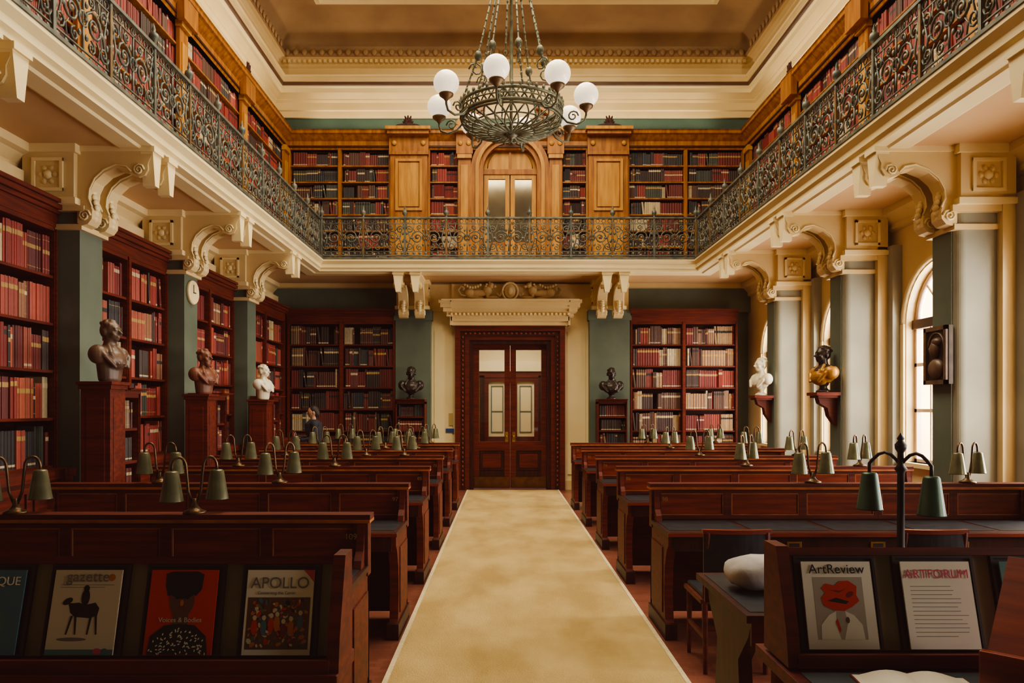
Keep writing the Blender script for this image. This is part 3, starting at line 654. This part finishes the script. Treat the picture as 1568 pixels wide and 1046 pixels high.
def magazine(kind,loc,a=.26,W=.225,H=.275):
    mb=MB(); h=W/2
    bg={'gazette':KCR,'vr':KRED,'apollo':KWH,'blue':KBLU,'ar':KWH,'af':KWH,'arts':KTEAL,'x':KOR}[kind]
    mb.box(-h,h,-.004,.002,0,H,bg)
    if kind=='gazette':
        mb.box(-h,h,-.0045,-.004,0,.018,KTEAL)
        poly(mb,[(-.055,.165),(-.02,.168),(.0,.16),(.035,.168),(.05,.15),(.046,.125),(.02,.118),(-.03,.122),(-.045,.135)],KBLK,-.0046)
        disc(mb,-.058,.172,.018,.010,KBLK,-.005,an=.5); disc(mb,.0,.185,.014,.028,KBLK,-.005); disc(mb,.0,.214,.01,.011,KBLK,-.005)
        for x,x2 in ((-.038,-.05),(-.026,-.02),(.026,.02),(.042,.05)): poly(mb,[(x-.004,.125),(x+.004,.125),(x2+.002,.065),(x2-.003,.065)],KBLK,-.005)
        disc(mb,.08,.25,.012,.012,KOR); disc(mb,-.03,.05,.05,.006,KGR)
        mb.box(-.09,.09,-.0046,-.004,.225,.2265,KGR); mb.box(-.09,.06,-.0046,-.004,.217,.2185,KGR)
        disc(mb,.06,.012,.014,.01,KPK,-.005); disc(mb,.085,.012,.01,.01,KBLU,-.005)
    if kind=='vr':
        poly(mb,[(-.062,.262),(-.04,.27),(.045,.27),(.066,.26),(.062,.21),(.045,.19),(-.05,.19),(-.06,.22)],KBLK,-.0046)
        disc(mb,0,.175,.042,.055,KBR,-.005); disc(mb,0,.215,.048,.035,KBLK,-.0052); mb.box(-.026,.026,-.0054,-.004,.09,.14,KBR)
        poly(mb,[(-.1,.002),(-.095,.06),(-.05,.095),(0,.1),(.05,.095),(.09,.06),(.1,.002)],KBLK,-.0056)
        for s in (-1,1): disc(mb,s*.017,.182,.007,.003,KBLK,-.0058)
        disc(mb,0,.15,.012,.004,KDR,-.0058); disc(mb,0,.167,.006,.010,KOR,-.0057)
        for i in range(110):
            x=R.uniform(-.095,.095); z=R.uniform(.004,.09)
            if (x/.1)**2+((z-.0)/.09)**2<.92: disc(mb,x,z,.0045,.0022,KWH,-.006-.000005*i,6,R.uniform(0,3))
    if kind=='apollo':
        mb.box(-h+.008,h-.008,-.0045,-.004,.018,.185,KBR)
        for i in range(220):
            x=R.uniform(-.094,.094); z=R.uniform(.028,.176); b=R.uniform(.004,.011); disc(mb,x,z,b,b*R.uniform(.3,.8),R.choice((KRED,KOR,KDR,KCR,KBLU,KBLK,KGN,KBR,KDR,KOR)),-.0048-.000006*i,6,R.uniform(0,3))
        for i in range(7):
            x=-.075+.025*i+R.uniform(-.006,.006); z=R.uniform(.07,.12); disc(mb,x,z,.010,.026,R.choice((KRED,KDR,KBLU,KOR)),-.0063); disc(mb,x,z+.03,.007,.008,KCR,-.0064)
        poly(mb,[(h-.035,H),(h,H),(h,H-.04)],KPK,-.005)
    if kind=='blue':
        disc(mb,0,.1,.07,.06,KTEAL); disc(mb,.02,.12,.02,.03,KCR,-.005); disc(mb,-.02,.06,.03,.012,KWH,-.0052)
    if kind=='ar':
        # grey studio print: white-shirted figure with a folded red form for a head
        mb.box(-.08,.08,-.0045,-.004,.03,.225,KLG)
        poly(mb,[(-.07,.03),(-.066,.075),(-.04,.105),(-.015,.118),(.015,.118),(.042,.105),(.066,.075),(.07,.03)],KWH,-.005)
        poly(mb,[(-.014,.12),(.014,.12),(.02,.08),(.004,.03),(-.006,.03),(-.018,.08)],KLG,-.0052)
        poly(mb,[(-.052,.135),(-.058,.16),(-.044,.175),(-.056,.19),(-.04,.205),(-.012,.198),(.004,.212),(.034,.214),(.06,.196),(.056,.168),(.064,.15),(.04,.132),(.012,.118),(-.02,.12)],KRED,-.0055)
        poly(mb,[(-.04,.15),(-.01,.16),(.03,.148),(.02,.14),(-.012,.145)],KBLK,-.0058); poly(mb,[(-.03,.185),(.0,.175),(.03,.19),(.004,.182)],KDR,-.0058); disc(mb,.035,.17,.014,.008,KDR,-.0058,an=.6)
        poly(mb,[(-.02,.085),(-.012,.095),(-.004,.06),(-.01,.05)],KRED,-.0058); disc(mb,.02,.09,.006,.01,KBR,-.0058)
    if kind=='af':
        for i in range(13): mb.box(-.09,.0+R.uniform(.04,.09),-.0045,-.004,.195-.013*i,.1965-.013*i,KGR)
    if kind=='arts': disc(mb,.0,.12,.06,.07,KWH)
    if kind=='x': disc(mb,0,.13,.06,.07,KBLK); mb.box(-.09,.09,-.0045,-.004,.24,.26,KWH)
    o=place(mb.mesh('magazine'),'magazine',loc,rot=(-a,0,0))
    t={'gazette':('gazette',.05,KGR,.237),'vr':('Voices & Bodies',.022,KCR,.105),'apollo':('APOLLO',.052,KGR,.215),'blue':('BOUTIQUE',.04,KWH,.225),'ar':('ArtReview',.042,KBLK,.237),'af':('ARTFORUM',.04,KPK,.222),'arts':('Arts',.055,KWH,.22),'x':('CRAFTS',.04,KBLK,.19)}[kind]
    text(t[0],t[1],(0,-.0065,t[3]),t[2],o)
    if kind=='apollo': text('Conserving the Canon',.014,(-.01,-.0062,.195),KGR,o)
    return o
def onrack(kind,x,y,z,W=.225): magazine(kind,(x,y-.022,z+.010),W=W)
for k,x in (('apollo',-.75),('vr',-1.075),('gazette',-1.40),('blue',-1.725),('ar',-2.05),('x',-2.375)): onrack(k,x,2.5,.775)
for k,x in (('ar',1.09),('af',1.415),('arts',1.74),('gazette',2.065),('vr',2.39)): onrack(k,x,2.42,.82)
mb=MB(); mb.extr([(-.13,0),(.13,0),(.13,.36),(-.13,.10)],'yz',-.22,.22,MAHR); mb.box(-.23,.23,-.16,-.13,0,.13,MAHR); mb.obj('book_rest',(1.62,2.07,.785),-.8,bevel=.004)
mb=MB()
for s in (-1,1):
    pts=[(s*.16*i/8,.018*math.sin(pi*min(1,i/8+.15))) for i in range(9)]
    mb.extr([(p[0],.0) for p in pts]+[(p[0],p[1]+.004) for p in reversed(pts)],'xz',-.11,.11,WHITE)
mb.box(-.165,.165,-.115,.115,-.001,.002,KDR); mb.obj('open_book',(1.21,2.16,.786),-.1)
mb=MB()
N=24;M=12;vs=[];fs=[]
def se(c,e): return math.copysign(abs(c)**e,c)
for i in range(M+1):
    v=pi*i/M
    for j in range(N):
        u=2*pi*j/N
        x=.20*se(math.sin(v),.7)*se(math.cos(u),.6); y=.13*se(math.sin(v),.7)*se(math.sin(u),.6); z=-.075*se(math.cos(v),.8)
        z+=.01*math.sin(x*40)*math.cos(y*30)*math.sin(v)
        vs.append((x,y,z+.075))
for i in range(M):
    for j in range(N): fs.append((i*N+j,i*N+(j+1)%N,(i+1)*N+(j+1)%N,(i+1)*N+j))
mb.add(vs,fs,mat('cushion_fabric',(178,172,174),(200,194,194),scale=12,rough=.8,bump=.3),None,True)
mb.obj('book_cushion',(1.24,3.50,.762),.1)
for x,y in ((-3.0,11.95),(-2.9,10.3),(-1.35,10.3),(3.0,8.6),(2.0,11.9)):
    mb=MB(); mb.box(-.1,.1,-.14,.14,0,.006,WHITE); mb.box(-.09,.12,-.12,.15,.006,.01,WHITE); mb.obj('paper_sheets',(x,y,.761),.3)
# ------------------------------------------------------------------ busts
def bust(name,loc,ang,m,h=.55,beard=False,hair=True,socle=True,cloth=None):
    mb=MB(); k=h/.55; cl=MB()
    def mk(B,mm):
        def E(c,r,rot=None): B.ell(tuple(a*k for a in c),tuple(a*k for a in r),mm,16,10,rot)
        def T(p,r): B.tube([tuple(a*k for a in q) for q in p],[a*k for a in r],12,mm)
        return E,T
    E,T=mk(mb,m)
    if socle: mb.lathe([(.07*k,0),(.085*k,0),(.085*k,.02*k),(.05*k,.04*k),(.04*k,.07*k),(.06*k,.09*k),(.06*k,.14*k)],16,m)
    else: mb.lathe([(.09*k,0),(.10*k,.02*k),(.11*k,.1*k),(.12*k,.18*k)],16,m,sx=1.15,sy=.8)
    E((0,.0,.21),(.16,.105,.12)); E((-.145,.01,.235),(.075,.08,.085)); E((.145,.01,.235),(.075,.08,.085)); E((0,-.045,.19),(.125,.08,.1))
    T([(0,.015,.25),(0,.0,.33),(0,-.01,.40)],[.085,.055,.053])
    E((0,.0,.455),(.072,.09,.088)); E((0,-.035,.42),(.056,.055,.065)); E((0,-.062,.375),(.03,.025,.022))
    T([(0,-.085,.455),(0,-.114,.425),(0,-.085,.415)],[.009,.015,.012])
    E((0,-.075,.47),(.05,.016,.012)); E((0,-.085,.398),(.024,.012,.007)); E((0,-.083,.386),(.02,.012,.007))
    for s in (-1,1): E((s*.073,.005,.435),(.012,.022,.032)); E((s*.03,-.08,.452),(.012,.008,.007)); E((s*.04,-.06,.42),(.02,.02,.02))
    if hair:
        for i in range(26):
            a=R.uniform(0,pi*2); b=R.uniform(.1,1.25); d=Vector((math.cos(a)*math.sin(b),math.sin(a)*math.sin(b)*1.0,math.cos(b)))
            if d.y<-.55 and d.z<.75: continue
            E((d.x*.070,.008+d.y*.086,.462+d.z*.078),(.022,.022,.018))
    if beard:
        for i in range(16): E((R.uniform(-.036,.036),-.056+R.uniform(-.02,.01),R.uniform(.34,.39)),(.022,.022,.024))
    if cloth: E,T=mk(cl,cloth); E((0,.0,.205),(.168,.115,.11)); E((-.145,.01,.23),(.083,.088,.085)); E((.145,.01,.23),(.083,.088,.085)); E((0,-.045,.18),(.132,.09,.1))
    for s in (-1,1): T([(s*.05,-.02,.33),(s*.09,-.07,.25),(s*.03,-.11,.15)],[.018,.024,.02]); T([(s*.17,.0,.30),(s*.16,-.07,.22),(s*.08,-.12,.12)],[.02,.022,.016])
    o=mb.obj(name,loc,ang)
    obs=[o]
    if cloth: obs.append(cl.obj('drapery',(0,0,0),0,o))
    for q in obs:
        r=q.modifiers.new('remesh','REMESH'); r.mode='VOXEL'; r.voxel_size=.0075*k; r.use_smooth_shade=True
        s=q.modifiers.new('s','SMOOTH'); s.iterations=2; s.factor=.5
    return o
def pedestal(loc,w,h):
    mb=MB(); a=w/2
    mb.box(-a,a,-a,a,.1,h-.06,MAHOG); mb.box(-a-.03,a+.03,-a-.03,a+.03,0,.12,MAHOG); mb.box(-a-.015,a+.015,-a-.015,a+.015,h-.07,h-.03,MAHOG); mb.box(-a-.03,a+.03,-a-.03,a+.03,h-.03,h,MAHOG)
    for s in (-1,1): mb.box(-a+.05,a-.05,s*a-.006,s*a+.006,.2,h-.15,MAHOG); mb.box(s*a-.006,s*a+.006,-a+.05,a-.05,.2,h-.15,MAHOG)
    mb.obj('bust_pedestal',loc,bevel=.004)
FR=pi/2
pedestal((-3.66,6.88,0),.27,1.84); bust('portrait_bust',(-3.60,6.88,1.84),FR-.15,TERRB,h=.57,socle=False,hair=True)
pedestal((-3.70,9.20,0),.27,1.77); bust('portrait_bust',(-3.66,9.20,1.77),FR-.3,TERRA,h=.56,beard=True,socle=False)
pedestal((-3.72,11.54,0),.27,1.73); bust('portrait_bust',(-3.68,11.54,1.73),FR-.2,MARB,h=.54,socle=False)
for y in PY[3:6]:
    bookcase('low_bookcase',(-3.97,y+.17,0),-pi/2,.34,.1,1.74,.36,1,5,MAHOG,P_DARK,seed=int(y*10),corn=.05,stile=.04)
bookcase('low_bookcase',(-1.47,14.5,0),pi,.56,.1,1.72,.32,1,6,MAHOG,P_DARK,seed=71,corn=.05,stile=.04)
bookcase('low_bookcase',(2.35,14.5,0),pi,.56,.1,1.72,.32,1,6,MAHOG,P_DARK,seed=72,corn=.05,stile=.04)
bust('portrait_bust',(-1.75,14.32,1.77),0,BRONZE,h=.62); bust('portrait_bust',(2.07,14.32,1.77),0,BRONZE,h=.6)
def bracket(loc):
    mb=MB()
    mb.box(-.3,0,-.16,.16,-.04,0,MAHOG); mb.box(-.27,0,-.13,.13,-.07,-.04,MAHOG)
    mb.extr([(0,-.07),(-.24,-.07),(-.22,-.14),(-.12,-.2),(-.1,-.3),(-.03,-.4),(0,-.42)],'xz',-.06,.06,MAHOG)
    mb.obj('bust_bracket',loc)
bracket((4.26,11.96,1.80)); bust('portrait_bust',(4.11,11.96,1.80),-FR+.25,MARB,h=.60)
bracket((4.26,9.63,1.80)); bust('portrait_bust',(4.11,9.63,1.80),-FR+.15,BRONZE,h=.60,cloth=GILT)
mb=MB(); mb.box(-.05,0,-.19,.19,0,.56,BRONZE); 
for (a,b,c,d) in ((-.19,.19,.52,.56),(-.19,.19,0,.04),(-.19,-.15,0,.56),(.15,.19,0,.56)): mb.box(-.07,-.04,a,b,c,d,TERRB)
mb.ell((-.06,0,.34),(.05,.06,.085),TERRB,12,8); mb.ell((-.07,.05,.34),(.03,.025,.025),TERRB,8,6); mb.ell((-.055,-.01,.15),(.05,.12,.1),TERRB,12,8); mb.ell((-.05,-.02,.41),(.05,.07,.045),TERRB,10,6)
mb.tube([(-.05,.13*math.cos(pi*i/10),.36+.14*math.sin(pi*i/10)) for i in range(11)],.012,5,TERRB)
mb.obj('relief_plaque',(4.262,7.3,1.83))
mb=MB(); mb.M=Matrix.Rotation(pi/2,4,'Y'); mb.lathe([(.15,0),(.155,.03),(.14,.05),(.13,.035)],24,CREAMB); mb.lathe([(.13,.0),(.13,.034)],24,WHITE); mb.M=None
mb.box(.036,.04,-.006,.006,-.01,.1,BLACK); mb.box(.036,.04,-.01,.07,-.006,.006,BLACK); mb.obj('wall_clock',(-4.0,9.63,3.08))
# ------------------------------------------------------------------ chandelier
def ring(r,z,n=40): return [(r*math.cos(2*pi*i/n),r*math.sin(2*pi*i/n),z) for i in range(n)]
mb=MB()
mb.tube(ring(.545,.33),.018,6,CHAN,closed=True); mb.tube(ring(.535,.21),.02,6,CHAN,closed=True); mb.tube(ring(.55,.27),.008,5,CHAN,closed=True); mb.tube(ring(.53,.175),.012,6,CHAN,closed=True)
mb.tube(ring(.42,.12),.010,5,CHAN,closed=True); mb.tube(ring(.25,.075),.010,5,CHAN,closed=True)
for i in range(40):
    a=2*pi*i/40; b=2*pi*(i+1)/40
    mb.tube([(.54*math.cos(a),.54*math.sin(a),.21),(.545*math.cos(b),.545*math.sin(b),.33)],.009,4,CHAN)
    mb.tube([(.54*math.cos(b),.54*math.sin(b),.21),(.545*math.cos(a),.545*math.sin(a),.33)],.009,4,CHAN)
    mb.ell((.55*math.cos(a),.55*math.sin(a),.36),(.018,.018,.03),CHAN,6,4)
for i in range(24):
    a=2*pi*i/24
    for d in (-.35,.35):
        pts=[]
        for k in range(8):
            t=k/7; r=.53*math.cos(t*pi/2*.93); z=.175-.13*math.sin(t*pi/2)
            pts.append((r*math.cos(a+d*t),r*math.sin(a+d*t),z))
        mb.tube(pts,.010,4,CHAN)
mb.lathe([(0,-.035),(.02,-.02),(.012,-.01),(.05,.01),(.07,.03),(.03,.05),(.02,.08)],12,CHAN)
for i in range(8):
    a=math.radians(-101+45*i); ca,sa=math.cos(a),math.sin(a)
    P=[(.53,.21),(.60,.13),(.70,.10),(.78,.13),(.80,.19),(.80,.26)]
    mb.tube([(r*ca,r*sa,z) for r,z in P],.012,6,CHAN)
    mb.tube([((.66+(.06-.045*k/12)*math.cos(k*.7))*ca,(.66+(.06-.045*k/12)*math.cos(k*.7))*sa,.19+(.06-.045*k/12)*math.sin(k*.7)) for k in range(13)],.009,5,CHAN)
    mb.M=Matrix.Translation((.80*ca,.80*sa,.02))
    mb.lathe([(.015,.2),(.03,.22),(.07,.25),(.075,.27),(.06,.275)],14,IRONG); mb.ell((0,0,.38),(.13,.13,.125),GLOBE,24,14); mb.M=None
    b=math.radians(-101+22.5+45*i); cb,sb=math.cos(b),math.sin(b)
    mb.tube([(.545*cb,.545*sb,.32),(.36*cb,.36*sb,.85),(.12*cb,.12*sb,1.9)],.009,5,CHAN)
    for q in range(18):
        t=q/18; z=.32+1.5*t; r=(.545-.185*(z-.3)/.55) if z<.85 else (.36-.24*(z-.85)/1.05); mb.ell((r*cb,r*sb,z),(.014,.014,.024),CHAN,5,4)
    mb.ell((.36*cb,.36*sb,.85),(.04,.04,.055),CHAN,8,6)
    mb.tube([((.38+(.08-.055*k/10)*math.cos(k*.8))*cb,(.38+(.08-.055*k/10)*math.cos(k*.8))*sb,.70+(.08-.055*k/10)*math.sin(k*.8)) for k in range(11)],.009,4,CHAN)
mb.tube(ring(.12,1.9,20),.015,6,CHAN,closed=True)
mb.lathe([(.02,.05),(.016,.4),(.05,.45),(.02,.5),(.015,1.8),(.12,1.88),(.13,1.92),(.05,1.98),(.02,2.05),(.015,2.2),(.015,4.35),(.1,4.5),(.16,4.58),(.16,4.61)],14,CHAN)
mb.obj('chandelier',(.09,8.05,4.49))
# ------------------------------------------------------------------ person at the far bookcase
def person(loc,ang):
    root=bpy.data.objects.new('person',None); bpy.context.scene.collection.objects.link(root); root.location=loc; root.rotation_euler=(0,0,ang)
    CL=mat('person_clothes',(32,34,42),(44,46,56),rough=.8); SK=mat('person_skin',(176,130,100),(186,140,110),rough=.5); HR=mat('person_hair',(40,28,22),(56,38,30),rough=.6); TR=mat('person_trousers',(40,42,58),(52,54,70),rough=.8)
    def rem(mb,name,v=.012):
        o=mb.obj(name,(0,0,0),0,root); r=o.modifiers.new('r','REMESH'); r.mode='VOXEL'; r.voxel_size=v; r.use_smooth_shade=True; s=o.modifiers.new('s','SMOOTH'); s.iterations=4; return o
    mb=MB()
    mb.tube([(0,0,.88),(0,.01,1.05),(0,-.01,1.2),(0,-.02,1.33),(0,-.02,1.40)],[.15,.135,.16,.15,.07],16,CL)
    for s in (-1,1):
        mb.ell((s*.13,-.02,1.32),(.085,.08,.075),CL)
        mb.tube([(s*.17,-.02,1.32),(s*.21,-.04,1.08),(s*.16,-.26,1.04)],[.055,.045,.032],10,CL)
    mb.ell((0,.01,.9),(.165,.12,.1),CL); rem(mb,'jacket')
    mb=MB()
    for s in (-1,1): mb.tube([(s*.08,.01,.92),(s*.09,-.01,.5),(s*.09,.02,.06)],[.09,.065,.045],12,TR); mb.ell((s*.09,-.05,.035),(.045,.12,.035),TR)
    rem(mb,'trousers')
    mb=MB()
    mb.tube([(0,-.02,1.36),(0,-.03,1.46)],[.05,.048],10,SK); mb.ell((0,-.04,1.53),(.07,.088,.1),SK); mb.ell((0,-.07,1.48),(.045,.045,.05),SK)
    mb.tube([(0,-.12,1.535),(0,-.145,1.51),(0,-.12,1.50)],[.008,.013,.01],8,SK)
    for s in (-1,1): mb.ell((s*.072,-.03,1.52),(.01,.018,.028),SK)
    mb.ell((0,-.12,1.478),(.02,.01,.006),SK); rem(mb,'head',.006)
    mb=MB(); mb.ell((0,-.015,1.565),(.08,.09,.085),HR); mb.ell((0,.03,1.51),(.07,.06,.08),HR); rem(mb,'hair',.008)
    mb=MB()
    for s in (-1,1): mb.ell((s*.03,-.124,1.54),(.009,.006,.006),BLACK)
    mb.obj('eyes',(0,0,0),0,root)
    mb=MB()
    for s in (-1,1):
        mb.ell((s*.15,-.31,1.04),(.018,.045,.035),SK)
        for f in range(4): mb.tube([(s*(.145),-.345,1.065-.018*f),(s*.13,-.375-.004*(f in(1,2)),1.062-.018*f),(s*.105,-.38,1.06-.018*f)],[.009,.008,.007],6,SK)
        mb.tube([(s*.14,-.30,1.075),(s*.12,-.33,1.09),(s*.105,-.345,1.088)],[.011,.009,.008],6,SK)
    mb.obj('hands',(0,0,0),0,root)
    mb=MB(); mb.box(-.11,.11,-.385,-.36,.99,1.19,KDR); mb.box(-.105,.105,-.362,-.355,.995,1.185,WHITE); mb.obj('book',(0,0,0),0,root)
person((-3.33,13.3,0),-1.2)
# ------------------------------------------------------------------ lights
def area(name,loc,rot,sx,sy,e,c):
    l=bpy.data.lights.new(name,'AREA'); l.shape='RECTANGLE'; l.size=sx; l.size_y=sy; l.energy=e; l.color=c
    o=bpy.data.objects.new(name,l); bpy.context.scene.collection.objects.link(o); o.location=loc; o.rotation_euler=rot; return o
area('ceiling_fill',(.2,8.6,8.95),(0,0,0),4.2,8.0,620,(1,.90,.66))  # added fill light under the closed ceiling; no roof glazing is built
area('cove_fill',(-4.35,8.5,7.06),(pi,-.35,0),.15,11,34,(1,.87,.62))  # added hidden fill strips above the gallery cases, to brighten cove and ceiling
area('cove_fill',(4.9,8.5,7.06),(pi,.35,0),.15,11,34,(1,.87,.62))
area('cove_fill',(.2,14.8,7.1),(pi+.35,0,0),8,.15,26,(1,.87,.62))
for i,c in enumerate(cents): area('window_daylight',(5.6,c,2.2),(0,pi/2,0),2.3,1.3,160 if i>1 else 90,(1,.94,.84))
area('vestibule_light',(.2,16.8,3.5),(0,0,0),1.5,1.5,45,(1,.93,.8))
w=bpy.data.worlds.new('sky'); bpy.context.scene.world=w; w.use_nodes=True
w.node_tree.nodes['Background'].inputs[0].default_value=(1,.92,.84,1); w.node_tree.nodes['Background'].inputs[1].default_value=2.2
# ------------------------------------------------------------------ camera
cam=bpy.data.cameras.new('camera'); co=bpy.data.objects.new('camera',cam); bpy.context.scene.collection.objects.link(co)
co.location=(0,0,1.6); co.rotation_euler=(pi/2,0,0); cam.sensor_width=36; cam.lens=1150/1568*36; cam.shift_x=.0089; cam.shift_y=.065; cam.clip_start=.05
bpy.context.scene.camera=co
V=bpy.context.scene.view_settings; V.view_transform='AgX'; V.exposure=0.52
try: V.look='AgX - Medium High Contrast'
except Exception as e: print(e)
try:
    V.use_curve_mapping=True; cm=V.curve_mapping; cm.black_level=(-.009,-.005,-.0045); cm.update()
except Exception as e: print('curve',e)
